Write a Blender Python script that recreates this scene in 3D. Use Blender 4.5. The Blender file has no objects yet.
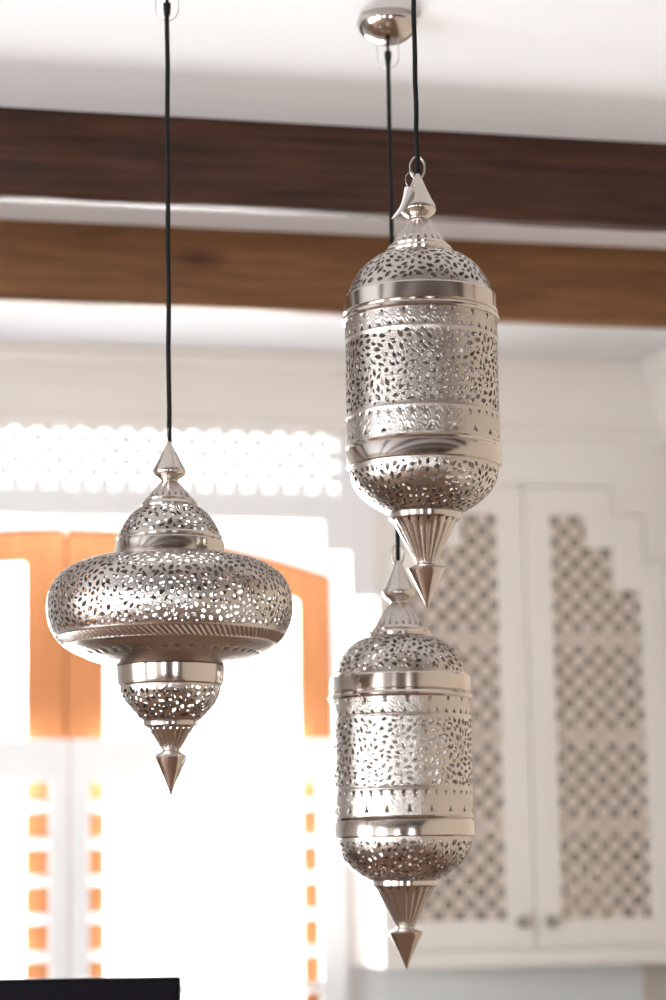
import bpy, bmesh, math, random
from mathutils import Vector, Matrix
from mathutils.geometry import delaunay_2d_cdt

C = bpy.context.scene.collection
SC = bpy.context.scene
PI = math.pi

# ------------------------------------------------------------------ camera
F = 2361.0                               # focal length in pixels of the 666x1000 frame (85 mm on 36 mm)
YAW, PITCH, ROLL = math.radians(12.7), math.atan(380 / F), 0.016
CAM = Vector((0, 0, 1.6))
fwd = Vector((math.sin(YAW) * math.cos(PITCH), math.cos(YAW) * math.cos(PITCH), math.sin(PITCH)))
r0 = Vector((math.cos(YAW), -math.sin(YAW), 0)); u0 = r0.cross(fwd)
RT = r0 * math.cos(ROLL) - u0 * math.sin(ROLL)
UP = u0 * math.cos(ROLL) + r0 * math.sin(ROLL)
cd = bpy.data.cameras.new('camera'); cam = bpy.data.objects.new('camera', cd); C.objects.link(cam)
m = Matrix((RT, UP, -fwd)).transposed().to_4x4(); m.translation = CAM
cam.matrix_world = m
cd.lens = 85.0; cd.sensor_width = 36.0; cd.sensor_fit = 'AUTO'; cd.clip_start = 0.05
cd.dof.use_dof = True; cd.dof.focus_distance = 3.98; cd.dof.aperture_fstop = 2.2
SC.camera = cam

# ------------------------------------------------------------------ exposure, world, daylight
SC.view_settings.view_transform = 'Standard'; SC.view_settings.look = 'None'
SC.view_settings.gamma = 1.0; SC.view_settings.use_curve_mapping = False
SC.view_settings.exposure = 0.79
W = bpy.data.worlds.new('World'); SC.world = W; W.use_nodes = True
W.node_tree.nodes['Background'].inputs[0].default_value = (0.95, 0.98, 1.0, 1)
W.node_tree.nodes['Background'].inputs[1].default_value = 3.0

def area(name, loc, rot, sx, sy, power, col):
    l = bpy.data.lights.new(name, 'AREA'); l.shape = 'RECTANGLE'; l.size = sx; l.size_y = sy
    l.energy = power; l.color = col
    o = bpy.data.objects.new(name, l); C.objects.link(o); o.location = loc; o.rotation_euler = rot
    return o

# daylight entering by the windows of the room behind and beside the camera
COOL = (0.93, 0.97, 1.0)
area('daylight_rear', (-2.6, -3.6, 1.65), (PI / 2, 0, 0), 0.9, 2.1, 20, COOL)
area('daylight_rear', (0.85, -3.6, 1.65), (PI / 2, 0, 0), 0.8, 2.1, 16, COOL)
area('daylight_left', (-3.6, 0.2, 1.6), (PI / 2, 0, -PI / 2), 1.9, 2.1, 62, COOL)
area('daylight_left', (-3.6, 3.2, 1.6), (PI / 2, 0, -PI / 2), 1.9, 2.1, 70, COOL)
area('daylight_back', (0.6, 8.1, 1.8), (-PI / 2 - 0.2, 0, 0), 3.4, 2.2, 600, (1.0, 0.985, 0.96))

# ------------------------------------------------------------------ picking points of the place
def ray(x, y): return fwd + RT * ((x - 333) / F) + UP * ((500 - y) / F)
def on_y(x, y, Y):                       # (X, Z) where the sight line meets the upright plane at distance Y
    d = ray(x, y); k = (Y - CAM.y) / d.y
    return (CAM.x + d.x * k, CAM.z + d.z * k)
def depth_of(p): return (Vector(p) - CAM).dot(fwd)
def row_of(p):
    v = Vector(p) - CAM
    return 500 - F * v.dot(UP) / v.dot(fwd)
def height_at(xy, y):                    # height on an upright axis that shows at row y
    lo, hi = 0.0, 4.0
    for _ in range(50):
        mid = (lo + hi) / 2
        if row_of((xy[0], xy[1], mid)) > y: lo = mid
        else: hi = mid
    return lo

H = 3.2373                               # ceiling
YB1, YB2 = 4.866, 5.727                  # the two joists
YC = 7.205                               # face of cupboard and bulkhead
XGAP = (on_y(525, 490, YC)[0] + on_y(534, 939, YC)[0]) / 2
XCL = on_y(383, 900, YC)[0]              # left side of the cupboard
d = ray(352, 900); YW = CAM.y + d.y * XCL / d.x     # back wall
XWR = XGAP + (XGAP - XCL) + 0.012        # right wall
XWL = -3.5; YR = -3.5

# ------------------------------------------------------------------ materials
def mat(name, col, rough=0.5, metal=0.0, spec=0.5):
    mt = bpy.data.materials.new(name); mt.use_nodes = True
    b = mt.node_tree.nodes['Principled BSDF']
    b.inputs['Base Color'].default_value = (*col, 1); b.inputs['Roughness'].default_value = rough
    b.inputs['Metallic'].default_value = metal; b.inputs['Specular IOR Level'].default_value = spec
    return mt
def nodes(mt): return mt.node_tree.nodes, mt.node_tree.links, mt.node_tree.nodes['Principled BSDF']
def add_bump(mt, scale, strength, dist=0.001, detail=3, stretch=(1, 1, 1)):
    N, L, b = nodes(mt)
    tc = N.new('ShaderNodeTexCoord'); mp = N.new('ShaderNodeMapping'); mp.inputs['Scale'].default_value = stretch
    nz = N.new('ShaderNodeTexNoise'); nz.inputs['Scale'].default_value = scale; nz.inputs['Detail'].default_value = detail
    bp = N.new('ShaderNodeBump'); bp.inputs['Strength'].default_value = strength; bp.inputs['Distance'].default_value = dist
    L.new(tc.outputs['Object'], mp.inputs[0]); L.new(mp.outputs[0], nz.inputs['Vector'])
    L.new(nz.outputs['Fac'], bp.inputs['Height']); L.new(bp.outputs[0], b.inputs['Normal'])
    return nz
def paint(name, col, rough=0.6, var=0.03):
    mt = mat(name, col, rough)
    N, L, b = nodes(mt)
    nz = add_bump(mt, 60, 0.08)
    n2 = N.new('ShaderNodeTexNoise'); n2.inputs['Scale'].default_value = 1.3
    rp = N.new('ShaderNodeValToRGB')
    rp.color_ramp.elements[0].color = (*[c * (1 - var) for c in col], 1); rp.color_ramp.elements[1].color = (*col, 1)
    L.new(n2.outputs['Fac'], rp.inputs[0]); L.new(rp.outputs[0], b.inputs['Base Color'])
    return mt
def wood(name, dark, light, along, rough=0.55, scale=5.0, knots=True):
    mt = mat(name, light, rough, spec=0.3); N, L, b = nodes(mt)
    tc = N.new('ShaderNodeTexCoord'); mp = N.new('ShaderNodeMapping')
    st = [9.0, 9.0, 9.0]; st[along] = 0.7; mp.inputs['Scale'].default_value = st
    nz = N.new('ShaderNodeTexNoise'); nz.inputs['Scale'].default_value = scale; nz.inputs['Detail'].default_value = 6
    nz.inputs['Distortion'].default_value = 0.6
    rp = N.new('ShaderNodeValToRGB')
    rp.color_ramp.elements[0].position = 0.3; rp.color_ramp.elements[0].color = (*dark, 1)
    rp.color_ramp.elements[1].position = 0.7; rp.color_ramp.elements[1].color = (*light, 1)
    L.new(tc.outputs['Object'], mp.inputs[0]); L.new(mp.outputs[0], nz.inputs['Vector']); L.new(nz.outputs['Fac'], rp.inputs[0])
    out = rp.outputs[0]
    if knots:
        mk = N.new('ShaderNodeMapping'); sk = [4.5, 4.5, 4.5]; sk[along] = 1.7; mk.inputs['Scale'].default_value = sk
        vo = N.new('ShaderNodeTexVoronoi'); vo.inputs['Scale'].default_value = 1.0
        kr = N.new('ShaderNodeValToRGB')
        kr.color_ramp.elements[0].position = 0.03; kr.color_ramp.elements[0].color = (0.35, 0.3, 0.28, 1)
        kr.color_ramp.elements[1].position = 0.16; kr.color_ramp.elements[1].color = (1, 1, 1, 1)
        mx = N.new('ShaderNodeMix'); mx.data_type = 'RGBA'; mx.blend_type = 'MULTIPLY'; mx.inputs[0].default_value = 1
        L.new(tc.outputs['Object'], mk.inputs[0]); L.new(mk.outputs[0], vo.inputs['Vector'])
        L.new(vo.outputs['Distance'], kr.inputs[0]); L.new(out, mx.inputs[6]); L.new(kr.outputs[0], mx.inputs[7])
        out = mx.outputs[2]
    L.new(out, b.inputs['Base Color'])
    bp = N.new('ShaderNodeBump'); bp.inputs['Strength'].default_value = 0.35; bp.inputs['Distance'].default_value = 0.003
    L.new(nz.outputs['Fac'], bp.inputs['Height']); L.new(bp.outputs[0], b.inputs['Normal'])
    return mt

M = {}
M['ceiling'] = paint('ceiling_paint', (0.86, 0.885, 0.925), 0.8)
M['wall'] = paint('wall_paint', (0.84, 0.81, 0.77), 0.7)
M['wall_tan'] = paint('tan_wall_paint', (0.60, 0.52, 0.43), 0.7)
M['cream'] = paint('cream_lacquer', (0.83, 0.795, 0.75), 0.4)
M['white'] = paint('white_lacquer', (0.86, 0.87, 0.885), 0.4)
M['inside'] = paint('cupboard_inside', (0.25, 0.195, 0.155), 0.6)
M['shelf'] = paint('fretwork_paint', (0.68, 0.60, 0.53), 0.5)
M['beam_red'] = wood('reddish_timber', (0.020, 0.007, 0.003), (0.068, 0.025, 0.012), 0)
M['beam_gold'] = wood('golden_timber', (0.10, 0.042, 0.015), (0.20, 0.090, 0.036), 0)
M['window_wood'] = wood('window_timber', (0.41, 0.16, 0.06), (0.49, 0.205, 0.08), 2, knots=False)
M['floor'] = wood('floor_boards', (0.17, 0.095, 0.06), (0.30, 0.185, 0.12), 1, rough=0.35)
M['dark_wood'] = wood('dark_furniture', (0.03, 0.017, 0.01), (0.07, 0.04, 0.025), 2, rough=0.4)
M['timber_wall'] = wood('rear_wall_timber', (0.13, 0.085, 0.06), (0.24, 0.165, 0.12), 2, knots=False)
M['worktop'] = wood('worktop_timber', (0.17, 0.095, 0.06), (0.27, 0.165, 0.11), 0, rough=0.4)
M['stone'] = paint('worktop_stone', (0.36, 0.34, 0.32), 0.3, 0.2)
M['panelling'] = wood('timber_panelling', (0.035, 0.022, 0.016), (0.08, 0.055, 0.04), 2, knots=False)
M['black'] = mat('black_plastic', (0.005, 0.004, 0.007), 0.4, spec=0.06)
M['cord'] = mat('black_cord', (0.006, 0.007, 0.007), 0.6, spec=0.2); add_bump(M['cord'], 900, 0.3, 0.0004)
M['silver'] = mat('silvery_metal', (0.54, 0.495, 0.46), 0.24, 1.0); add_bump(M['silver'], 330, 0.7, 0.0009, 4)
M['bright'] = mat('polished_silvery_metal', (0.58, 0.53, 0.49), 0.14, 1.0); add_bump(M['bright'], 260, 0.05, 0.0003, 2, (1, 1, 0.03))
M['wire'] = mat('wire_metal', (0.62, 0.60, 0.57), 0.25, 1.0); add_bump(M['wire'], 300, 0.05)
M['knob'] = mat('knob_metal', (0.40, 0.36, 0.32), 0.3, 1.0); add_bump(M['knob'], 200, 0.05)
M['tag'] = mat('tag_card', (0.80, 0.80, 0.80), 0.35); add_bump(M['tag'], 90, 0.15)
M['pale'] = paint('pale_card', (0.78, 0.70, 0.63), 0.6)
g = bpy.data.materials.new('clear_glass'); g.use_nodes = True; M['glass'] = g
N_, L_ = g.node_tree.nodes, g.node_tree.links
for n in list(N_):
    if n.type == 'BSDF_PRINCIPLED': N_.remove(n)
tr = N_.new('ShaderNodeBsdfTransparent'); gl = N_.new('ShaderNodeBsdfGlossy'); gl.inputs['Roughness'].default_value = 0.02
fr = N_.new('ShaderNodeFresnel'); fr.inputs[0].default_value = 1.35; mxs = N_.new('ShaderNodeMixShader')
L_.new(fr.outputs[0], mxs.inputs[0]); L_.new(tr.outputs[0], mxs.inputs[1]); L_.new(gl.outputs[0], mxs.inputs[2])
L_.new(mxs.outputs[0], [n for n in N_ if n.type == 'OUTPUT_MATERIAL'][0].inputs[0])

# ------------------------------------------------------------------ mesh helpers
def obj(name, me, material, parent=None):
    if isinstance(me, bmesh.types.BMesh):
        bm = me; bmesh.ops.recalc_face_normals(bm, faces=bm.faces[:])
        me = bpy.data.meshes.new(name); bm.to_mesh(me); bm.free()
    me.materials.append(M[material])
    o = bpy.data.objects.new(name, me); C.objects.link(o)
    if parent: o.parent = parent
    return o
def smooth(o, deg=35):
    for p in o.data.polygons: p.use_smooth = True
    o.data.set_sharp_from_angle(angle=math.radians(deg))
    return o
def tag(o, label=None, cat=None, group=None, kind=None):
    if label: o['label'] = label
    if cat: o['category'] = cat
    if group: o['group'] = group
    if kind: o['kind'] = kind
    return o
def empty(name, loc):
    o = bpy.data.objects.new(name, None); o.empty_display_size = 0.05; C.objects.link(o); o.location = loc
    return o
def box(bm, x0, x1, y0, y1, z0, z1):
    v = [bm.verts.new(p) for p in ((x0, y0, z0), (x1, y0, z0), (x1, y1, z0), (x0, y1, z0), (x0, y0, z1), (x1, y0, z1), (x1, y1, z1), (x0, y1, z1))]
    for f in ((0, 1, 2, 3), (4, 5, 6, 7), (0, 1, 5, 4), (1, 2, 6, 5), (2, 3, 7, 6), (3, 0, 4, 7)): bm.faces.new([v[i] for i in f])
def boxes(name, material, parent, *bs, bevel=0.0):
    bm = bmesh.new()
    for b in bs: box(bm, *b)
    o = obj(name, bm, material, parent)
    if bevel:
        md = o.modifiers.new('bevel', 'BEVEL'); md.width = bevel; md.segments = 2; md.limit_method = 'ANGLE'
    return o
def plate(outline, holes, y0, y1):
    """An upright slab with the given outline and holes in (x, z), between y0 (front) and y1."""
    vs, fs = [], []
    for lp in [outline] + holes:
        if sum(p[0] * q[1] - q[0] * p[1] for p, q in zip(lp, lp[1:] + lp[:1])) < 0: lp = lp[::-1]
        i = len(vs); vs += [Vector(p) for p in lp]; fs.append(list(range(i, len(vs))))
    ov, oe, of, _, _, off = delaunay_2d_cdt(vs, [], fs, 0, 1e-6)
    keep = [f for f, s in zip(of, off) if list(s) == [0]]
    bm = bmesh.new()
    a = [bm.verts.new((p.x, y0, p.y)) for p in ov]; b = [bm.verts.new((p.x, y1, p.y)) for p in ov]
    cnt = {}
    for f in keep:
        bm.faces.new([a[i] for i in f]); bm.faces.new([b[i] for i in reversed(f)])
        for i in range(len(f)):
            e = (f[i], f[(i + 1) % len(f)])
            k = (min(e), max(e)); cnt.setdefault(k, []).append(e)
    for k, l in cnt.items():
        if len(l) == 1:
            i, j = l[0]; bm.faces.new((a[i], b[i], b[j], a[j]))
    for v in list(bm.verts):
        if not v.link_faces: bm.verts.remove(v)
    return bm
def tube(bm, pts, r, n=10, closed=False):
    pts = [Vector(p) for p in pts]; rings = []; k = len(pts); prev = None
    for i, p in enumerate(pts):
        t = (pts[(i + 1) % k] - pts[i - 1]) if closed else (pts[min(i + 1, k - 1)] - pts[max(i - 1, 0)])
        t.normalize()
        if prev is None:
            ref = Vector((0, 0, 1)) if abs(t.z) < 0.9 else Vector((1, 0, 0)); nrm = t.cross(ref).normalized()
        else: nrm = (prev - t * prev.dot(t)).normalized()
        prev = nrm; bn = t.cross(nrm)
        rings.append([bm.verts.new(p + (nrm * math.cos(2 * PI * j / n) + bn * math.sin(2 * PI * j / n)) * r) for j in range(n)])
    for i in range(k if closed else k - 1):
        A, B = rings[i], rings[(i + 1) % k]
        for j in range(n): bm.faces.new((A[j], A[(j + 1) % n], B[(j + 1) % n], B[j]))
    if not closed: bm.faces.new(rings[0]); bm.faces.new(rings[-1])
def lathe(bm, prof, n=96, flute=None, cap=True):
    """prof: list of (r, z); flute(angle, i) multiplies the radius."""
    rings = []
    for i, (r, z) in enumerate(prof):
        if r < 1e-5: rings.append([bm.verts.new((0, 0, z))]); continue
        rings.append([bm.verts.new((r * (flute(2 * PI * j / n, i / (len(prof) - 1)) if flute else 1) * math.cos(2 * PI * j / n),
                                    r * (flute(2 * PI * j / n, i / (len(prof) - 1)) if flute else 1) * math.sin(2 * PI * j / n), z)) for j in range(n)])
    for A, B in zip(rings, rings[1:]):
        if len(A) == 1 and len(B) == 1: continue
        for j in range(n):
            a, b = A[j % len(A)], A[(j + 1) % len(A)]; c, d_ = B[(j + 1) % len(B)], B[j % len(B)]
            f = [];
            for v in (a, b, c, d_):
                if v not in f: f.append(v)
            bm.faces.new(f)
    if cap:
        for Rg in (rings[0], rings[-1]):
            if len(Rg) > 2: bm.faces.new(Rg)
def curve_pts(pts, n=6):
    """Catmull-Rom through the points."""
    P = [pts[0]] + list(pts) + [pts[-1]]; out = []
    for i in range(1, len(P) - 2):
        for k in range(n):
            t = k / n; q = []
            for a in range(len(pts[0])):
                p0, p1, p2, p3 = P[i - 1][a], P[i][a], P[i + 1][a], P[i + 2][a]
                q.append(0.5 * (2 * p1 + (p2 - p0) * t + (2 * p0 - 5 * p1 + 4 * p2 - p3) * t * t + (3 * p1 - p0 - 3 * p2 + p3) * t ** 3))
            out.append(tuple(q))
    out.append(tuple(pts[-1])); return out

# ------------------------------------------------------------------ the room
def struct(o): return tag(o, kind='structure')
struct(boxes('floor', 'floor', None, (XWL - 0.2, XWR + 0.2, YR - 0.2, YW + 0.2, -0.1, 0)))
struct(boxes('ceiling', 'ceiling', None, (XWL - 0.2, XWR + 0.2, YR - 0.2, YW + 0.2, H, H + 0.15)))
struct(boxes('wall_right', 'wall_tan', None, (XWR, XWR + 0.15, YR - 0.15, YW + 0.15, 0, H)))
# left and rear walls with their window openings
bm = plate([(YR, 0), (YW, 0), (YW, H), (YR, H)], [[(a, 0.65), (b, 0.65), (b, 2.55), (a, 2.55)] for a, b in ((-0.75, 1.15), (2.25, 4.15))], XWL, XWL - 0.15)
for v in bm.verts: v.co = Vector((v.co.y, v.co.x, v.co.z))
struct(obj('wall_left', bm, 'wall'))
bm = plate([(XWL, 0), (XWR, 0), (XWR, H), (XWL, H)], [[(a, 0.6), (b, 0.6), (b, 2.7), (a, 2.7)] for a, b in ((-3.05, -2.15), (0.45, 1.25))], YR, YR - 0.15)
struct(obj('wall_rear', bm, 'timber_wall'))
struct(boxes('dark_reflection_panel', 'panelling', None, (-1.75, -0.82, YR, YR + 0.04, 0, 2.5), (-0.81, 0.1, YR, YR + 0.04, 0, 2.5), bevel=0.004))  # unseen door-sized panels, added as a dark centre in the lanterns' reflections

# back wall with its arched window opening
S = (YW / math.cos(YAW)) / F
def ow(x, y): return on_y(x, y, YW)
xm = ow(66, 640)[0]; zt = ow(66, 528)[1]; xr = ow(332, 640)[0]; half = xr - xm
zs = ow(332, 576)[1]; sag = zt - zs; RAD = (half * half + sag * sag) / (2 * sag)
ZSILL = 1.02
def arch(x, drop=0.0): return zt - RAD + math.sqrt(max((RAD - drop) ** 2 - (x - xm) ** 2, 0))
def arch_loop(x0, x1, zb, drop=0.0, n=24, rnd=0.0):
    top = [(x1 + (x0 - x1) * i / n, arch(x1 + (x0 - x1) * i / n, drop)) for i in range(n + 1)]
    return [(x0, zb), (x1, zb)] + top
struct(obj('wall_back', plate([(XWL, 0), (XWR, 0), (XWR, H), (XWL, H)], [arch_loop(xm - half, xm + half, ZSILL)], YW, YW + 0.18), 'white'))
win = struct(empty('window_1', (xm, YW + 0.03, ZSILL)))
def local(o, root):
    o.parent = root; o.matrix_parent_inverse = Matrix.Translation(root.location).inverted(); return o
px = (xr - xm) / (332 - 66)
for s in (-1, 1):
    a, b = (xm, xr) if s > 0 else (2 * xm - xr, xm)
    ia, ib = (xm + 39 * px, xr - 33 * px) if s > 0 else (2 * xm - xr + 33 * px, xm - 39 * px)
    sa = local(obj('sash', plate(arch_loop(a + 0.002, b - 0.002, ZSILL + 0.002, 0.002), [arch_loop(ia, ib, ZSILL + 0.11, 33 * px)], YW + 0.012, YW + 0.07), 'window_wood'), win)
    md = sa.modifiers.new('bevel', 'BEVEL'); md.width = 0.006; md.segments = 2; md.limit_method = 'ANGLE'; md.angle_limit = 1.0
    gp = obj('glass_pane', plate(arch_loop(ia - 0.01, ib + 0.01, ZSILL + 0.1, 33 * px - 0.01), [], YW + 0.038, YW + 0.042), 'glass')
    gp.parent = sa; gp.matrix_parent_inverse = Matrix.Translation(win.location).inverted()
    sa.location = (0, 0, 0)
    gp.matrix_parent_inverse = Matrix.Identity(4)
local(boxes('mullion', 'window_wood', None, (xm - 0.025, xm + 0.025, YW + 0.0705, YW + 0.1, ZSILL, zt - 0.02)), win)
local(boxes('window_sill', 'white', None, (xm - half - 0.06, xr + 0.06, YW - 0.075, YW + 0.01, ZSILL - 0.04, ZSILL - 0.004), bevel=0.006), win)

# bulkhead over the window, flush with the cupboard front, cut in steps at its lower edge
def oc(x, y): return on_y(x, y, YC)
zcrown = H - 0.005
zb0 = oc(324, 521)[1]; zb1 = oc(324, 551)[1]; zb2 = oc(352, 597)[1]
xs0 = oc(324, 540)[0]; xs1 = oc(351, 580)[0]
lat = [oc(-300, 640)[0], oc(345, 450)[0], oc(345, 500)[1], oc(345, 409)[1]]
XBL = 2 * xm - XCL
mir = lambda x: 2 * xm - x
outl = [(XWL + 0.001, zb2), (mir(xs1), zb2), (mir(xs1), zb1), (mir(xs0), zb1), (mir(xs0), zb0), (xs0, zb0), (xs0, zb1), (xs1, zb1), (xs1, zb2), (XCL - 0.002, zb2), (XCL - 0.002, H - 0.002), (XWL + 0.001, H - 0.002)]
lat[0] = mir(lat[1])
struct(obj('wall_bulkhead', plate(outl, [[(lat[0], lat[2]), (lat[1], lat[2]), (lat[1], lat[3]), (lat[0], lat[3])]], YC, YC + 0.03), 'white'))

def petals(x0, x1, z0, z1, pitch, xo, zo, size=1.0):
    """Four-petalled cut-outs on a diagonal lattice, as loops in (x, z)."""
    out = []; r = 0; z = zo
    while z > z0 - pitch:
        x = xo + (pitch / 2 if r % 2 else 0)
        while x < x1 + pitch / 2:
            if x > x0 - pitch / 2:
                for k in range(4):
                    a = PI / 4 + k * PI / 2; ca, sa_ = math.cos(a), math.sin(a)
                    lp = []
                    for t, w in ((0.04, 0.0), (0.11, 0.085), (0.22, 0.125), (0.315, 0.095), (0.345, 0.0), (0.315, -0.095), (0.22, -0.125), (0.11, -0.085)):
                        t *= pitch * size; w *= pitch * size
                        lp.append((x + t * ca - w * sa_, z + t * sa_ + w * ca))
                    out.append(lp)
            x += pitch
        z -= pitch / 2; r += 1
    return out
PIT = oc(573, 520)[0] - oc(552.5, 520)[0]
hs = [h for h in petals(lat[0] - 0.02, lat[1], lat[2], lat[3], PIT, lat[0] + 0.01, lat[3] - 0.012, 0.98)]
hs = [h for h in hs if all(lat[0] + 0.01 < p[0] < lat[1] - 0.01 and lat[2] + 0.01 < p[1] < lat[3] - 0.01 for p in h)]
lp_ = obj('fretwork_panel', plate([(lat[0] + 0.001, lat[2] + 0.001), (lat[1] - 0.001, lat[2] + 0.001), (lat[1] - 0.001, lat[3] - 0.001), (lat[0] + 0.001, lat[3] - 0.001)], hs, YC + 0.008, YC + 0.02), 'white')
tag(lp_, 'long white pierced fretwork panel set in the bulkhead above the window', 'panel')
area('bulkhead_strip_light', (xm + 0.1, YC + 0.13, H - 0.08), (0.35, 0, 0), 3.2, 0.1, 9, (1.0, 0.97, 0.93))

# crown moulding along the bulkhead and cupboard, mitred into the right wall
cp = [(0.0, -0.235), (0.018, -0.235), (0.022, -0.205), (0.034, -0.2), (0.05, -0.17), (0.075, -0.12), (0.105, -0.075), (0.112, -0.062), (0.126, -0.056), (0.13, -0.02), (0.145, -0.014), (0.145, 0.0)]
cp = [(a * 0.92, b) for a, b in cp]
bm = bmesh.new()
rows = []
for (p, h) in cp:
    rows.append([bm.verts.new((XWL, YC - p, H + h)), bm.verts.new((XWR - p, YC - p, H + h)), bm.verts.new((XWR - p, YB2 + 0.12, H + h))])
for A, B in zip(rows, rows[1:]):
    for j in range(2): bm.faces.new((A[j], A[j + 1], B[j + 1], B[j]))
cr = obj('trim_1', bm, 'cream'); struct(cr)

# ------------------------------------------------------------------ timber joists
def beam(name, y, th, zb, material, label):
    bm = bmesh.new(); random.seed(int(y * 100))
    n = 60; rows = []
    for i in range(n + 1):
        x = XWL + (XWR - XWL) * i / n
        j = lambda a: random.uniform(-a, a)
        rows.append([bm.verts.new((x, y + j(.0015), H)), bm.verts.new((x, y + j(.0015), zb + 0.012 + j(.001))), bm.verts.new((x, y + 0.005 + j(.001), zb + 0.003)),
                     bm.verts.new((x, y + 0.012, zb + j(.0015))), bm.verts.new((x, y + th - 0.008, zb + j(.0015))), bm.verts.new((x, y + th, zb + 0.008)), bm.verts.new((x, y + th, H))])
    for A, B in zip(rows, rows[1:]):
        for k in range(7): bm.faces.new((A[k], A[(k + 1) % 7], B[(k + 1) % 7], B[k]))
    bm.faces.new(rows[0]); bm.faces.new(rows[-1])
    o = obj(name, bm, material); smooth(o, 30)
    if label: tag(o, label, 'beam', 'timber ceiling beams')
    else: struct(o)
beam('ceiling_beam', YB1, 0.058, 3.0435, 'beam_red', 'nearer reddish brown timber beam across the ceiling, the upper one in view')
beam('ceiling_beam', YB2, 0.062, 3.031, 'beam_gold', 'farther golden brown timber beam just in front of the crown moulding')

# extra unseen joists, added so the lantern metal reflects dark timber
for i, y in enumerate((3.13, 2.27, 1.41, 0.55, -0.31, -1.17, -2.03)):
    beam('trim_%d' % (i + 2), y, 0.06, 3.04, 'beam_red', None)

# ------------------------------------------------------------------ fretted wall cupboard
def avg(*v): return sum(v) / len(v)
X = lambda x, y: oc(x, y)[0]
Z = lambda x, y: oc(x, y)[1]
ZCB = Z(383, 968)                       # underside
zd0 = Z(640, 946); zdt = Z(570, 487)
zd1 = Z(612, 516); zd2 = Z(645, 561)
xd1 = X(612, 500) - XGAP; xd2 = X(644, 540) - XGAP; xd3 = XWR - 0.03 - XGAP
pl = avg(X(552, 515), X(562, 918)) - XGAP
p1 = X(587, 530) - XGAP; p2 = X(614, 570) - XGAP; p3 = avg(X(643, 600), X(652, 915)) - XGAP
pz0 = Z(600, 918); pzt = Z(570, 515); pz1 = Z(600, 548.5); pz2 = Z(628, 590)
cup = tag(empty('display_cupboard', (XGAP, YC, ZCB)), 'cream built-in wall cupboard with two stepped doors of pierced fretwork', 'cupboard')
cl = lambda o: (setattr(o, 'parent', cup), setattr(o, 'matrix_parent_inverse', Matrix.Translation((XGAP, YC, ZCB)).inverted()), o)[2]
t = 0.018; zc1 = H - 0.236
cl(boxes('carcass', 'cream', None, (XCL, XCL + t, YC + 0.0, YW - 0.001, ZCB, H - 0.004), (XWR - t - 0.002, XWR - 0.002, YC + 0.022, YW - 0.001, ZCB, H - 0.004),
         (XCL + t, XWR - t, YC + 0.022, YW - 0.001, ZCB, ZCB + 0.02), (XCL + t, XWR - t, YC + 0.022, YW - 0.001, zdt + 0.02, zdt + 0.04)))
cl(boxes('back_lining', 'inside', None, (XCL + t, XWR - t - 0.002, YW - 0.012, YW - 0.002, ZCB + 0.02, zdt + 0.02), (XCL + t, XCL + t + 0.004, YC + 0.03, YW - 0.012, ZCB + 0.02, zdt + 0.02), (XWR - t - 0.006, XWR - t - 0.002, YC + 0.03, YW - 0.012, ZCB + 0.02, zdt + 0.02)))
def door_out(s, g=0.0, top=0.0):
    q = [(g * 0 + 0.0015, zd0), (xd3, zd0), (xd3, zd2), (xd2, zd2), (xd2, zd1), (xd1, zd1), (xd1, zdt), (0.0015, zdt)]
    return [(XGAP + s * x, z) for x, z in q]
def pan_out(s, e=0.0):
    q = [(pl - e, pz0 - e), (p3 + e, pz0 - e), (p3 + e, pz2 + e), (p2 + e, pz2 + e), (p2 + e, pz1 + e), (p1 + e, pz1 + e), (p1 + e, pzt + e), (pl - e, pzt + e)]
    return [(XGAP + s * x, z) for x, z in q]
e = 0.0022
frame_hole = [(XGAP - xd3 - e, zd0 - e), (XGAP + xd3 + e, zd0 - e), (XGAP + xd3 + e, zd2 + e), (XGAP + xd2 + e, zd2 + e), (XGAP + xd2 + e, zd1 + e), (XGAP + xd1 + e, zd1 + e), (XGAP + xd1 + e, zdt + e),
              (XGAP - xd1 - e, zdt + e), (XGAP - xd1 - e, zd1 + e), (XGAP - xd2 - e, zd1 + e), (XGAP - xd2 - e, zd2 + e), (XGAP - xd3 - e, zd2 + e)]
cl(obj('face_frame', plate([(XCL + t, ZCB), (XWR - 0.002, ZCB), (XWR - 0.002, H - 0.004), (XCL + t, H - 0.004)], [frame_hole], YC, YC + 0.022), 'cream'))
cl(boxes('light_rail', 'cream', None, (XCL - 0.004, XWR - 0.002, YC - 0.012, YC + 0.001, ZCB - 0.006, ZCB + 0.022), bevel=0.004))
for zz in (640, 735, 826):
    z = Z(600, zz)
    cl(boxes('shelf', 'shelf', None, (XCL + t + 0.006, XWR - t - 0.008, YC + 0.017, YW - 0.014, z - 0.022, z + 0.022), bevel=0.002))
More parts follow.
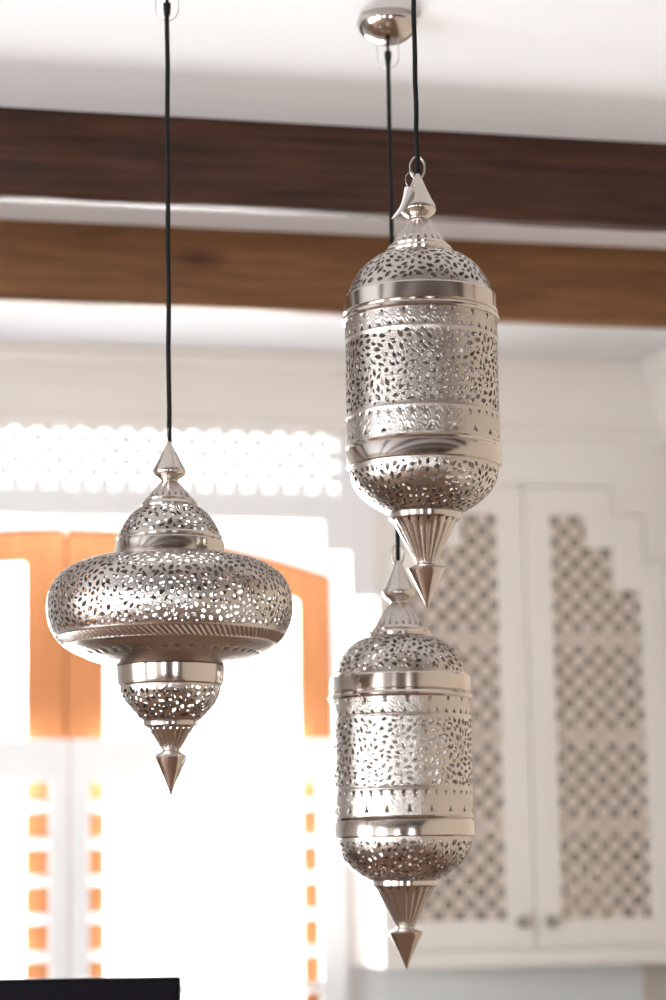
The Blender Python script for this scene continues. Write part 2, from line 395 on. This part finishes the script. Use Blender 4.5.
for s in (-1, 1):
    D = cl(obj('door', plate(door_out(s), [pan_out(s)], YC + 0.001, YC + 0.024), 'cream'))
    md = D.modifiers.new('bevel', 'BEVEL'); md.width = 0.003; md.segments = 2; md.limit_method = 'ANGLE'; md.angle_limit = 1.0
    q = pan_out(s, 0.0); xs = [a for a, b in q]
    if s > 0: hs = petals(min(xs), max(xs), pz0, pzt, PIT, XGAP + X(554.5, 520) - XGAP, Z(554, 520.6), 0.83)
    else: hs = [[(2 * XGAP - a, b) for a, b in h] for h in petals(XGAP + pl, XGAP + p3, pz0, pzt, PIT, X(554.5, 520), Z(554, 520.6), 0.83)]
    fp = obj('fretwork_panel', plate(pan_out(s, 0.0), hs, YC + 0.010, YC + 0.0145), 'shelf', D)
    bm = bmesh.new()
    kr = 0.020
    prof = [(0.0, -0.034)] + [(kr * math.sin(a * PI / 14), -0.02 - 0.014 * math.cos(a * PI / 14)) for a in range(1, 10)] + [(0.012, -0.012), (0.007, -0.009), (0.007, -0.002), (0.012, 0.0)]
    lathe(bm, prof, 32)
    k = obj('knob', bm, 'knob', D); smooth(k)
    k.rotation_euler = (-PI / 2, 0, 0); k.location = (XGAP + s * (X(548, 921) - X(534, 921)), YC + 0.001, Z(534, 921))
# what stands on the shelves inside
def rest(name, x0, x1, y0, y1, z0, h, label, cat, material='pale'):
    o = boxes(name, material, None, (x0, x1, y0, y1, z0, z0 + h), bevel=0.004); return tag(o, label, cat)
zf = ZCB + 0.02
rest('storage_box', X(556, 900), X(622, 900), YC + 0.05, YW - 0.05, zf, Z(600, 868) - zf, 'pale box on the cupboard floor behind the bottom of the right fretted door', 'box')

# ------------------------------------------------------------------ window shutters
YS = YW - 0.05
def osx(x, y): return on_y(x, y, YS)
zst = osx(200, 739)[1]; zsr = osx(200, 781)[1]; zsb = ZSILL
def shutter(x0, x1, label):
    root = tag(empty('plantation_shutter', ((x0 + x1) / 2, YS, zsb)), label, 'shutter', 'white louvred window shutters')
    L = lambda o: local(o, root)
    ws = osx(88, 850)[0] - osx(69, 850)[0]; wr = osx(345, 850)[0] - osx(319, 850)[0]
    l_w, r_w = (ws, wr) if x1 > xm + 0.1 else (wr, ws)
    L(boxes('stile', 'white', None, (x0, x0 + l_w, YS - 0.014, YS + 0.014, zsb, zst), bevel=0.003))
    L(boxes('stile', 'white', None, (x1 - r_w, x1, YS - 0.014, YS + 0.014, zsb, zst), bevel=0.003))
    L(boxes('top_rail', 'white', None, (x0 + l_w, x1 - r_w, YS - 0.013, YS + 0.013, zsr, zst), bevel=0.003))
    L(boxes('bottom_rail', 'white', None, (x0 + l_w, x1 - r_w, YS - 0.013, YS + 0.013, zsb, zsb + 0.09), bevel=0.003))
    pitch = osx(200, 843)[1] - osx(200, 880)[1]; z = osx(60, 806)[1]
    me = None
    while z > zsb + 0.09 + pitch * 0.35:
        if me is None:
            bm = bmesh.new(); n = 16; rr = []
            for xx in (-(x1 - r_w - x0 - l_w) / 2 + 0.002, (x1 - r_w - x0 - l_w) / 2 - 0.002):
                rr.append([bm.verts.new((xx, 0.044 * math.cos(2 * PI * j / n), 0.0055 * math.sin(2 * PI * j / n))) for j in range(n)])
            for j in range(n): bm.faces.new((rr[0][j], rr[0][(j + 1) % n], rr[1][(j + 1) % n], rr[1][j]))
            bm.faces.new(rr[0]); bm.faces.new(rr[1])
            o = obj('louver', bm, 'white'); smooth(o, 60); me = o.data
        else:
            o = bpy.data.objects.new('louver', me); C.objects.link(o)
        o.parent = root
        o.location = ((x0 + l_w + x1 - r_w) / 2 - root.location.x, 0, z - zsb)
        o.rotation_euler = (math.radians(-25), 0, 0)
        z -= pitch
xsh = osx(69, 850)[0]; xse = osx(345, 850)[0]
shutter(2 * xsh - xse, xsh - 0.002, 'white louvred shutter at the left edge of the window, mostly out of view')
shutter(xsh + 0.002, xse, 'white louvred shutter under the wide lantern, next to the cupboard')

# ------------------------------------------------------------------ base units and pale worktop under the window
bu = tag(empty('base_unit', (xm, YC, 0)), 'cream base units with a grey stone worktop along the wall under the window', 'cabinet')
local(boxes('carcass', 'cream', None, (XWL + 0.002, XWR - 0.002, YC - 0.22, YW - 0.002, 0.0, 0.88)), bu)
local(boxes('worktop', 'stone', None, (XWL + 0.002, XWR - 0.002, YC - 0.25, YW - 0.002, 0.88, 0.92), bevel=0.005), bu)

# ------------------------------------------------------------------ island and the dark screen on it
IX0, IX1, IY0, IY1 = -0.6, 1.5, 3.75, 4.85
isl = tag(empty('kitchen_island', (0.45, 4.3, 0)), 'dark kitchen island under the hanging lanterns', 'island')
local(boxes('island_base', 'dark_wood', None, (IX0 + 0.05, IX1 - 0.05, IY0 + 0.05, IY1 - 0.05, 0, 0.88), bevel=0.004), isl)
local(boxes('countertop', 'worktop', None, (IX0, IX1, IY0, IY1, 0.88, 0.92), bevel=0.006), isl)
dm = 4.62
pr = CAM + ray(180.5, 978) * dm; plft = CAM + ray(0, 977.5) * dm
ztop = (pr.z + plft.z) / 2; yv = (plft - pr); ang = math.atan2(-yv.y, -yv.x)
ms = tag(empty('monitor', (pr.x, pr.y, 0.92)), 'black flat screen at the bottom left corner, only its top edge in view', 'screen')
ms.rotation_euler = (0, 0, ang)
hh = ztop - 0.92; wd = 0.60
boxes('housing', 'black', ms, (-wd, 0, -0.008, 0.03, hh - 0.36, hh), bevel=0.006)
boxes('screen', 'black', ms, (-wd + 0.012, -0.012, -0.0095, -0.0078, hh - 0.345, hh - 0.012))
boxes('stand', 'black', ms, (-wd / 2 - 0.03, -wd / 2 + 0.03, 0.012, 0.028, 0.008, hh - 0.2), (-wd / 2 - 0.12, -wd / 2 + 0.12, -0.07, 0.1, 0, 0.01), bevel=0.003)

# ------------------------------------------------------------------ pierced metal lanterns
def leaf_loop(a, w, dlt, bend, n=5):
    """Outline of one leaf cut-out, half length a+w, half width w, grown by dlt."""
    Lh, Wd = a + w + dlt, w + dlt; up, dn = [], []
    for i in range(n):
        tt = -1 + 2 * i / (n - 1); tt = math.copysign(abs(tt) ** 0.85, tt)
        k = (1 - abs(tt) ** 1.75) * (1 - 0.4 * tt)
        up.append((tt * Lh, k * Wd + bend * (1 - tt * tt))); dn.append((tt * Lh, -k * Wd + bend * (1 - tt * tt)))
    return dn + up[1:-1][::-1]
def seg_dist(p, q, r, s):
    def pd(c, a, b):
        dx, dy = b[0] - a[0], b[1] - a[1]; l = dx * dx + dy * dy
        k = 0 if l == 0 else max(0, min(1, ((c[0] - a[0]) * dx + (c[1] - a[1]) * dy) / l))
        return math.hypot(c[0] - a[0] - k * dx, c[1] - a[1] - k * dy)
    def cc(a, b, c): return (b[0] - a[0]) * (c[1] - a[1]) - (b[1] - a[1]) * (c[0] - a[0])
    if cc(p, q, r) * cc(p, q, s) < 0 and cc(r, s, p) * cc(r, s, q) < 0: return 0
    return min(pd(p, r, s), pd(q, r, s), pd(r, p, q), pd(s, p, q))
class Profile:
    """A curve (r, z) with arc length; all in lantern pixels."""
    def __init__(self, pts):
        self.p = pts; self.s = [0.0]
        for a, b in zip(pts, pts[1:]): self.s.append(self.s[-1] + math.hypot(b[0] - a[0], b[1] - a[1]))
        self.len = self.s[-1]
    def at(self, s):
        s = max(0, min(self.len, s)); i = 0
        lo, hi = 0, len(self.s) - 2
        while lo < hi:
            mid = (lo + hi + 1) // 2
            if self.s[mid] <= s: lo = mid
            else: hi = mid - 1
        i = lo; k = (s - self.s[i]) / max(1e-9, self.s[i + 1] - self.s[i])
        a, b = self.p[i], self.p[i + 1]
        tr_, tz = b[0] - a[0], b[1] - a[1]; l = math.hypot(tr_, tz) or 1
        return a[0] + (b[0] - a[0]) * k, a[1] + (b[1] - a[1]) * k, tz / l, -tr_ / l      # r, z, outward normal
def pierced(prof, seed, zones, size=1.06, gap=0.34, tri_rows=(), relief=None, dense=(), thick=0.7, scale=1.0, tries=420, pushin=1.0, swirl=38.0):
    """A thin shell of revolution with leaf cut-outs between the arc lengths given in zones,
    rows of triangular cut-outs, and raised work given by relief(theta, s)."""
    rng = random.Random(seed)
    rmax = max(p[0] for p in prof.p); TW = 2 * PI
    leaves = []; grid = {}; cell = 10.0 * size
    eyes = []
    for z0, z1 in zones:
        th = 0
        while th < TW:
            eyes.append((th, (z0 + z1) / 2 + rng.uniform(-.12, .12) * (z1 - z0), rng.choice((-1, 1)))); th += swirl / rmax
    for z0, z1 in zones:
        area_ = (z1 - z0) * TW * prof.at((z0 + z1) / 2)[0]
        N0 = int(area_ / (40 * size * size) * tries / 10)
        for it in range(N0):
            small = it > N0 * 0.2; tiny = it > N0 * 0.5
            a = rng.uniform(1.3, 2.7) * size * (0.55 if tiny else 0.8 if small else 1); w = rng.uniform(1.6, 2.25) * size * (0.62 if tiny else 0.82 if small else 1)
            s = rng.uniform(z0 + a * 0.6 + w, z1 - a * 0.6 - w) if z1 - z0 > 2 * (a + w) + 1 else (z0 + z1) / 2
            r = prof.at(s)[0]; th = rng.uniform((a + w + 2) / r, TW - (a + w + 2) / r)
            bx, by, bd = 0, 0, 1e9
            for (et, es, sg) in eyes:
                dx = (th - et) * r; dy = s - es; d2 = dx * dx + dy * dy
                if d2 < bd: bd = d2; bx, by, bs = dx, dy, sg
            ang = math.atan2(by, bx) + bs * 0.95 + rng.gauss(0, 1.2 if tiny else 0.35) + (PI if rng.random() < 0.5 else 0)
            ca, sa_ = math.cos(ang), math.sin(ang)
            if s + abs(sa_) * (a + w) + 0.6 > z1 or s - abs(sa_) * (a + w) - 0.6 < z0: continue
            if s + w + 0.6 > z1 or s - w - 0.6 < z0: continue
            gx, gy = int(th * rmax / cell), int(s / cell); ok = True
            # neighbours: angular reach widens where the radius is small
            reach = int(math.ceil(rmax / max(r - 8, 6)))
            for ix in range(gx - reach - 1, gx + reach + 2):
                for iy in range(gy - 1, gy + 2):
                    for (t2, s2, a2, w2, c2, n2, r2) in grid.get((ix, iy), ()):
                        rr = (r + r2) / 2; ox = (t2 - th) * rr; oy = s2 - s
                        lim = w + w2 + 2 * 0.42 * gap * 2 + 0.25
                        if ox * ox + oy * oy > (lim + a + a2) ** 2: continue
                        if seg_dist((-a * ca, -a * sa_), (a * ca, a * sa_), (ox - a2 * c2, oy - a2 * n2), (ox + a2 * c2, oy + a2 * n2)) < lim: ok = False; break
                    if not ok: break
                if not ok: break
            if ok:
                rec = (th, s, a, w, ca, sa_, r); leaves.append((rec, rng.uniform(-.3, .3) * w)); grid.setdefault((gx, gy), []).append(rec)
    V, E, Fc, hgt = [], [], [], []
    def put(th, s, h): V.append(Vector((th * rmax, s))); hgt.append(h); return len(V) - 1
    nT = int(TW * rmax / 3.2)
    # rim
    top = [put(TW * i / nT, prof.len, None) for i in range(nT + 1)]; bot = [put(TW * i / nT, 0, None) for i in range(nT + 1)]
    nS = max(3, int(prof.len / 3))
    lf = [bot[0]] + [put(0, prof.len * i / nS, None) for i in range(1, nS)] + [top[0]]
    rg = [bot[-1]] + [put(TW, prof.len * i / nS, None) for i in range(1, nS)] + [top[-1]]
    for ch in (top, bot, lf, rg): E += list(zip(ch, ch[1:]))
    blocked = []
    for (th, s, a, w, ca, sa_, r), bend in leaves:
        for dlt, h, hole in ((0.42 * gap * 2 * 0.95, 0.0, False), (0.0, -pushin, True)):
            lp = leaf_loop(a, w, dlt, bend)
            ids = [put(th + (x * ca - y * sa_) / r, s + x * sa_ + y * ca, h) for x, y in lp]
            if hole: Fc.append(ids)
            else: E += [(ids[i], ids[(i + 1) % len(ids)]) for i in range(len(ids))]
    tris = []
    for (sc, count, hw, hh_, up, off) in tri_rows:
        r = prof.at(sc)[0]
        for i in range(count):
            th = TW * (i + 0.5 + off) / count
            if th > TW - (hw + 1) / r or th < (hw + 1) / r: continue
            sg = 1 if up else -1
            Fc.append([put(th - hw / r, sc - sg * hh_, -0.2), put(th + hw / r, sc - sg * hh_, -0.2), put(th, sc + sg * hh_, -0.2)][::sg])
            tris.append((th, sc, hw, hh_, r))
    for (s0, s1, ds, dt) in dense:
        n = int(TW * rmax / dt); k = max(1, int(round((s1 - s0) / ds)))
        byt = {}
        for q in tris: byt.setdefault(int(q[0] / TW * 400), []).append(q)
        for j in range(k + 1):
            s = s0 + (s1 - s0) * j / k
            if s < 0.3 or s > prof.len - 0.3: continue
            for i in range(1, n):
                th = TW * i / n; bad = False; kk = int(th / TW * 400)
                for u in range(kk - 6, kk + 7):
                    for q in byt.get(u, ()):
                        if abs((th - q[0]) * q[4]) < q[2] + 0.35 and abs(s - q[1]) < q[3] + 0.35: bad = True
                if not bad: put(th, s, None)
    ov, oe, of, orv, _, off_ = delaunay_2d_cdt(V, E, Fc, 0, 1e-5)
    bm = bmesh.new(); bv = []
    for p, src in zip(ov, orv):
        th, s = p.x / rmax, p.y; r, z, nr, nz = prof.at(s)
        h = None
        for i in src:
            if hgt[i] is not None: h = hgt[i] if h is None else min(h, hgt[i])
        if h is None: h = relief(th, s) if relief else 0.0
        R_ = (r + nr * h) * scale; zz = (z + nz * h) * scale
        bv.append(bm.verts.new((R_ * math.cos(th), R_ * math.sin(th), zz)))
    for f, sset in zip(of, off_):
        if list(sset): continue
        try: bm.faces.new([bv[i] for i in f])
        except ValueError: pass
    for v in list(bm.verts):
        if not v.link_faces: bm.verts.remove(v)
    bmesh.ops.remove_doubles(bm, verts=bm.verts[:], dist=2e-5)
    return bm, thick * scale
def shell(name, material, parent, bm_thick):
    bm, th = bm_thick
    o = obj(name, bm, material, parent)
    # make the outside face outward
    me = o.data; c = sum((p.normal.x * p.center.x + p.normal.y * p.center.y) for p in me.polygons)
    if c < 0: me.flip_normals()
    md = o.modifiers.new('thickness', 'SOLIDIFY'); md.thickness = th; md.offset = -1
    smooth(o, 50); return o

def px_profile(xy, pts, zref, u):
    """(row, radius) pairs measured in the photograph to (r, z) in lantern units above zref."""
    out = []
    for y, r in pts:
        z = height_at(xy, y); out.append((r * depth_of((xy[0], xy[1], z)) / F / u, (z - zref) / u))
    return out

def canopy_parts(root, zc, turn=0.0):
    """Ceiling cup, wire bail and cord grip; zc: height of the ceiling above the root."""
    bm = bmesh.new()
    prof = [(0.056, 0.0), (0.0565, -0.004), (0.0585, -0.009), (0.0578, -0.016), (0.054, -0.026), (0.046, -0.036), (0.034, -0.0445), (0.020, -0.049), (0.008, -0.051), (0.0, -0.051)]
    prof = [prof[0]] + curve_pts(prof[1:], 4)
    lathe(bm, prof, 64); cn = obj('canopy', bm, 'bright', root); smooth(cn, 40); cn.location = (0, 0, zc - 0.0005)
    bm = bmesh.new(); hw = 0.0205
    pts = [(hw, 0, -0.046), (hw, 0, -0.075)] + [(hw * math.cos(a * PI / 12), 0, -0.080 - 0.022 * math.sin(a * PI / 12)) for a in range(0, 13)] + [(-hw, 0, -0.075), (-hw, 0, -0.046)]
    tube(bm, pts, 0.0009, 8); b = obj('bail', bm, 'wire', cn); smooth(b, 60); b.rotation_euler = (0, 0, turn)
    bm = bmesh.new()
    lathe(bm, [(0.0032, -0.048), (0.0032, -0.068), (0.0068, -0.069), (0.0068, -0.079), (0.0058, -0.085), (0.0058, -0.091), (0.0035, -0.093)], 24)
    gq = obj('cord_grip', bm, 'cord', cn); smooth(gq, 30)
    return cn
def cord_part(root, z0, z1):
    bm = bmesh.new(); n = 14
    tube(bm, [(0.0006 * math.sin(i * 1.7), 0.0006 * math.cos(i * 2.3), z0 + (z1 - z0) * i / n) for i in range(n + 1)], 0.0043, 12)
    o = obj('cord', bm, 'cord', root); smooth(o, 60); return o
def ring_part(root, z, hw, hh_, rad, turn):
    bm = bmesh.new()
    tube(bm, [(hw * math.cos(a * PI / 24), 0, z + hh_ * math.sin(a * PI / 24)) for a in range(48)], rad, 10, closed=True)
    o = obj('hook_ring', bm, 'wire', root); smooth(o, 60); o.rotation_euler = (0, 0, turn); return o
def lathe_part(name, material, root, prof, u, n=96, flute=None, ang=35, cap=True):
    bm = bmesh.new(); lathe(bm, [(r * u, z * u) for r, z in prof], n, flute, cap)
    o = obj(name, bm, material, root); return smooth(o, ang)
def fluted(count, depth, lo=0.12, hi=1.0):
    def f(a, t):
        k = 0.5 + 0.5 * math.cos(count * a)
        return 1 - depth * (1 - k ** 0.6)
    return f
def refine(pr, n):
    out = []
    for a, b in zip(pr, pr[1:]):
        for i in range(n): out.append((a[0] + (b[0] - a[0]) * i / n, a[1] + (b[1] - a[1]) * i / n))
    return out + [pr[-1]]
def cone_with_eyelets(name, root, p_wide, p_thin, u, count, seed, eye_frac=0.12):
    """Fluted cone with a row of pointed eyelets near its wide end."""
    a, b = p_thin, p_wide
    pr = Profile([a, b]); L_ = pr.len; up = p_wide[1] < p_thin[1]
    se = L_ * (1 - eye_frac)
    rel = lambda th, s: -0.05 * pr.at(s)[0] * (1 - (0.5 + 0.5 * math.cos(count * th)) ** 0.5) * min(1, s / (L_ * 0.15)) * (1 if s < L_ * 0.8 else max(0, (L_ * 0.97 - s) / (L_ * 0.17)))
    bt = pierced(pr, seed, (), tri_rows=[(se, count, 1.35, 2.0, False, 0.0)], relief=rel, dense=[(0.5, L_ - 0.5, max(1.2, L_ / 16), 0.75)], thick=0.6, scale=u)
    return shell(name, 'silver', root, bt)

def petal_relief(s0, s1, count, flip, amp=0.32):
    """Engraved fans of nested arcs filling the band s0..s1."""
    def f(th, s):
        if not (s0 < s < s1): return 0.0
        k = (th / (2 * PI) * count) % 1.0 - 0.5
        t_ = (s - s0) / (s1 - s0)
        if flip: t_ = 1 - t_
        d_ = math.hypot(k * 2.0, t_ * 1.15 - 0.1)
        edge = min(1, (s - s0) / 1.5, (s1 - s) / 1.5)
        return amp * math.sin(d_ * 21) * max(0, edge) * 0.7
    return f

# ---- the tall lanterns ----
UA = 0.737 / 434.0
A_XY = (1.0041, 3.7601)
zA0 = height_at(A_XY, 609)
PA = lambda *pts: px_profile(A_XY, pts, zA0, UA)
def tall_lantern():
    root = empty('pendant_lantern', (A_XY[0], A_XY[1], zA0)); u = UA
    zr = (height_at(A_XY, 168) - zA0)
    ring_part(root, zr, 0.0125, 0.0195, 0.0018, -0.15)
    # cap cone with bulb base
    cap = PA((173, 1.6)) + curve_pts(PA((180, 4.8), (190, 9.2), (200, 14.0), (205.5, 17.0), (208, 18.0), (211, 17.8), (214, 15.6), (216.5, 12.0), (218.5, 9.8), (221, 10.0)), 4)
    lathe_part('cap_cone', 'bright', root, cap, u, 64, ang=60)
    nk = PA((220, 9.8), (246, 28.0))
    cone_with_eyelets('fluted_neck', root, nk[1], nk[0], u, 22, 5)
    lathe_part('neck_collar', 'bright', root, PA((245.5, 25.0), (245.8, 29.5), (247.5, 31.0), (249, 30.6), (250, 33.2), (252.5, 34.6), (255, 34.2), (255.5, 31.0)), u)
    dome = curve_pts(PA((254.5, 32.5), (258, 43.0), (264, 52.5), (272, 60.5), (281, 66.5), (291, 71.0), (300, 73.0)), 6)[::-1]
    pd = Profile(dome)
    shell('pierced_dome', 'silver', root, pierced(pd, 11, [(4.0, pd.len - 3.5)], scale=u, dense=[(0.3, 4.0, 1.2, 2.4), (pd.len - 3.0, pd.len - .3, 1.2, 2.0)]))
    lathe_part('upper_band', 'bright', root, PA((298, 70.0), (298, 75.6), (299.5, 76.6), (314, 77.0), (315, 76.4), (315.6, 75.6), (317, 77.2), (319, 78.8), (321, 78.9), (322.6, 77.6), (323.2, 75.5)), u, 128, ang=28)
    z0 = PA((447, 76.6))[0]; z1 = PA((321, 76.6))[0]
    pr = Profile([(z0[0], z0[1] + (z1[1] - z0[1]) * i / 20) for i in range(21)]); Ls = pr.len
    k = Ls / 126.0
    b0, b1, b2, b3 = 27 * k, 29.5 * k, Ls - 22 * k, Ls - 19.5 * k
    f1 = petal_relief(2.5, b0 - 1, 40, False, 0.26); f2 = petal_relief(b3 + 1, Ls - 2, 40, True, 0.26)
    def rel(th, s):
        h = f1(th, s) + f2(th, s)
        for c in ((b0 + b1) / 2, (b2 + b3) / 2): h += 0.9 * max(0, 1 - abs(s - c) / 1.3)
        return h
    tr_ = [(7.5, 20, 2.6, 3.2, True, 0.0), (b0 - 3.8, 40, 2.2, 2.4, False, 0.0), (b3 + 3.2, 40, 2.2, 2.9, True, 0.25), (Ls - 5.5, 20, 2.5, 2.8, False, 0.0)]
    shell('pierced_drum', 'silver', root, pierced(pr, 23, [(b1 + 0.6, b2 - 0.6)], scale=u, tri_rows=tr_, relief=rel, dense=[(0.4, b1 + 0.2, 0.95, 1.0), (b2 - 0.2, Ls - 0.4, 0.95, 1.0)]))
    lathe_part('lower_band', 'bright', root, PA((446, 75.5), (446.8, 77.6), (448, 78.0), (449.5, 77.0), (450.2, 76.6), (451, 77.4), (452, 77.8), (467, 77.6), (468.4, 76.4), (468.6, 70.0)), u, 128, ang=28)
    bowl = curve_pts(PA((466.5, 74.5), (474, 74.2), (483, 72.0), (491, 67.5), (499, 60.0), (507, 49.0), (513, 38.0), (515, 33.0)), 6)[::-1]
    pb = Profile(bowl)
    shell('pierced_bowl', 'silver', root, pierced(pb, 31, [(3.0, pb.len - 4.0)], scale=u, dense=[(0.3, 3.0, 1.2, 2.2), (pb.len - 3.5, pb.len - .3, 1.2, 2.4)]))
    lathe_part('bowl_collar', 'bright', root, PA((513, 30.0), (513.2, 35.2), (514.5, 36.2), (519, 36.0), (520.5, 34.8), (521, 31.0)), u)
    ct = PA((520, 33.2), (565, 8.8))
    cone_with_eyelets('fluted_cone', root, ct[0], ct[1], u, 20, 7, 0.07)
    lathe_part('finial', 'bright', root, PA((562.5, 7.0), (563, 9.4), (564.5, 10.0), (566, 12.8), (567.8, 17.4), (569, 18.6), (570.3, 18.2), (573, 16.8), (585, 10.8), (597, 5.0), (605, 1.6), (609, 0.0)), u, 48, ang=25)
    cord_part(root, zr - 0.012, H - zA0 - 0.075)
    canopy_parts(root, H - zA0)
    return root
LA = tall_lantern()
tag(LA, 'nearest tall silvery pierced metal lantern, hanging highest at right with a tag on its ring', 'lantern', 'pierced metal lanterns hanging on black cords')
B_XY = (1.0701, 4.2067); zB0 = height_at(B_XY, 970)
LB = LA.copy(); C.objects.link(LB); LB.location = (B_XY[0], B_XY[1], zB0); LB.rotation_euler = (0, 0, 2.2)
for ch in list(LA.children):
    if ch.name.startswith(('cord', 'canopy')): continue
    c = ch.copy(); C.objects.link(c); c.parent = LB
    if c.name.startswith('hook_ring'): c.rotation_euler = (0, 0, 0.2 - 2.2)
cord_part(LB, (height_at(A_XY, 168) - zA0) - 0.012, H - zB0 - 0.075); canopy_parts(LB, H - zB0, -2.4)
tag(LB, 'farther tall silvery pierced metal lantern, hanging lowest in front of the fretted cupboard', 'lantern', 'pierced metal lanterns hanging on black cords')

# ---- the wide lantern ----
C_XY = (0.6158, 4.0308); zC0 = height_at(C_XY, 798); UC = 0.0017
PC = lambda *pts: px_profile(C_XY, pts, zC0, UC)
def wide_lantern():
    root = empty('pendant_lantern', (C_XY[0], C_XY[1], zC0)); u = UC
    zr = height_at(C_XY, 437) - zC0
    ring_part(root, zr, 0.0095, 0.016, 0.0011, 1.1)
    lathe_part('cap_cone', 'bright', root, PC((442, 1.6)) + curve_pts(PC((450, 5.5), (460, 10.8), (468, 15.2), (471, 16.4), (473.5, 16.3), (476, 14.8), (479, 11.0), (481, 8.4), (483, 8.6)), 4), u, 64, ang=60)
    nk = PC((482, 8.4), (499, 22.5)); cone_with_eyelets('fluted_neck', root, nk[1], nk[0], u, 20, 55, 0.16)
    lathe_part('neck_collar', 'bright', root, PC((498.4, 20), (498.6, 23.6), (500, 25.2), (501.5, 24.8), (503, 27.2), (505.5, 28.4), (507, 27.6), (507.4, 24)), u)
    dome = curve_pts(PC((506, 26.6), (510, 33.0), (515, 38.8), (521, 43.8), (528, 47.8), (535, 50.4), (540, 51.6)), 6)[::-1]
    pd = Profile(dome)
    shell('pierced_dome', 'silver', root, pierced(pd, 61, [(3.0, pd.len - 2.5)], scale=u, dense=[(0.3, 3, 1.2, 2.2), (pd.len - 2, pd.len - .3, 1, 2)]))
    lathe_part('upper_band', 'bright', root, PC((536, 49), (536.2, 52.0), (538, 53.0), (540, 52.2), (541, 52.4), (543, 54.2), (552, 55.4), (556, 55.4), (558.5, 54.0)), u, 128, ang=28)
    body = curve_pts(PC((555.5, 55.0), (557.5, 68), (560.5, 82), (566, 97), (575, 110.5), (587, 119), (601, 122.6), (615, 122.6), (627, 119.6), (636, 114.6), (643.5, 107.5), (651, 97.0), (658, 82.0), (663.5, 66.0), (666.5, 54.0)), 8)[::-1]
    pb = Profile(body); Lb = pb.len
    def s_at(row):
        z = (height_at(C_XY, row) - zC0) / UC
        return min((abs(p[1] - z), s) for p, s in zip(pb.p, pb.s))[1]
    sA, sB, sC_, sD = s_at(662), s_at(645), s_at(636.5), s_at(562.5)
    def rel(th, s):
        if sB + 1 < s < sC_ - 0.5: return 0.8 * math.sin(th * 120 + (s - sB) * 0.75)          # rope border
        h = 0
        for c in (sB, sC_): h += 0.7 * max(0, 1 - abs(s - c) / 1.2)
        return h
    shell('pierced_body', 'silver', root, pierced(pb, 71, [(sC_ + 1.5, sD)], scale=u, size=1.06, relief=rel,
          tri_rows=[((sA + sB) / 2, 44, 3.2, 2.2, True, 0.0)], dense=[(sB - 1.5, sC_ + 1.2, 0.8, 1.1), (0.4, sB - 2, 4, 4.0), (sD + 1, Lb - 0.4, 3.5, 3.5)]))
    lathe_part('lower_band', 'bright', root, PC((664.5, 48), (665, 52.6), (667, 54.2), (672, 54.0), (682, 53.4), (685, 52.6), (686.5, 51.2), (687, 47)), u, 128, ang=28)
    bowl = curve_pts(PC((686, 51.0), (692, 50.0), (699, 47.2), (706, 43.2), (713, 36.8), (719, 31.0), (722, 27)), 6)[::-1]
    pw = Profile(bowl)
    shell('pierced_bowl', 'silver', root, pierced(pw, 81, [(2.5, pw.len - 2)], scale=u, dense=[(0.3, 2, 1, 2), (pw.len - 2, pw.len - .3, 1, 2)]))
    lathe_part('bowl_collar', 'bright', root, PC((720.5, 24), (720.8, 27.6), (722.5, 28.2), (726, 27.6), (727.2, 26.2), (727.6, 23)), u)
    ct = PC((726.6, 24.4), (751, 7.8)); cone_with_eyelets('fluted_cone', root, ct[0], ct[1], u, 20, 57, 0.1)
    lathe_part('finial', 'bright', root, PC((749, 6.5), (749.4, 8.4), (751, 8.8), (753, 12.2), (755, 15.6), (757, 16.4), (760, 15.4), (770, 10.8), (782, 5.4), (793, 1.4), (798, 0.0)), u, 48, ang=25)
    cord_part(root, zr - 0.008, H - zC0 - 0.075); canopy_parts(root, H - zC0, -0.2)
    return root
LC = wide_lantern()
tag(LC, 'wide squat silvery pierced metal lantern with a bulging body, hanging at left before the window', 'lantern', 'pierced metal lanterns hanging on black cords')

# ---- hang tag on the ring of the nearest lantern ----
at = lambda x, y, dd=0.0: CAM + ray(x, y) * (depth_of((A_XY[0], A_XY[1], height_at(A_XY, 185))) + dd)
ht = tag(empty('hang_tag', at(408, 186, -0.02)), 'small blank white folded tag wired to the ring of the nearest lantern', 'tag')
rows = [((405.0, 187.0, -.030), (413.6, 186.6, -.022)), ((404.0, 192, -.034), (412.8, 192.4, -.020)), ((402.6, 199, -.036), (410.6, 199.4, -.020)), ((400.4, 206, -.036), (406.6, 205.6, -.024)), ((396.4, 212.5, -.034), (401.4, 211.6, -.027)), ((391.8, 218.8, -.03), (392.8, 218.4, -.029))]
bm = bmesh.new(); grid_ = []
for a, b in curve_pts([tuple(list(p[0]) + list(p[1])) for p in rows], 4) and [(q[:3], q[3:]) for q in curve_pts([tuple(list(p[0]) + list(p[1])) for p in rows], 4)]:
    line = []
    for i in range(7):
        k = i / 6; line.append(bm.verts.new(at(a[0] + (b[0] - a[0]) * k, a[1] + (b[1] - a[1]) * k, a[2] + (b[2] - a[2]) * k - 0.006 * math.sin(PI * k)) - ht.location))
    grid_.append(line)
for A, B in zip(grid_, grid_[1:]):
    for i in range(6): bm.faces.new((A[i], A[i + 1], B[i + 1], B[i]))
o = obj('card', bm, 'tag', ht); smooth(o, 60); md = o.modifiers.new('thickness', 'SOLIDIFY'); md.thickness = 0.0008
bm = bmesh.new()
pts = [(414.0, 174.0, -.018), (411.5, 172.2, -.02), (408.4, 173.2, -.022), (406.0, 176.2, -.024), (405.4, 180.0, -.026), (406.4, 184.0, -.027), (408.6, 187.6, -.027)]
tube(bm, [at(x, y, dd) - ht.location for x, y, dd in curve_pts(pts, 5)], 0.0008, 8)
smooth(obj('wire_loop', bm, 'wire', ht), 60)
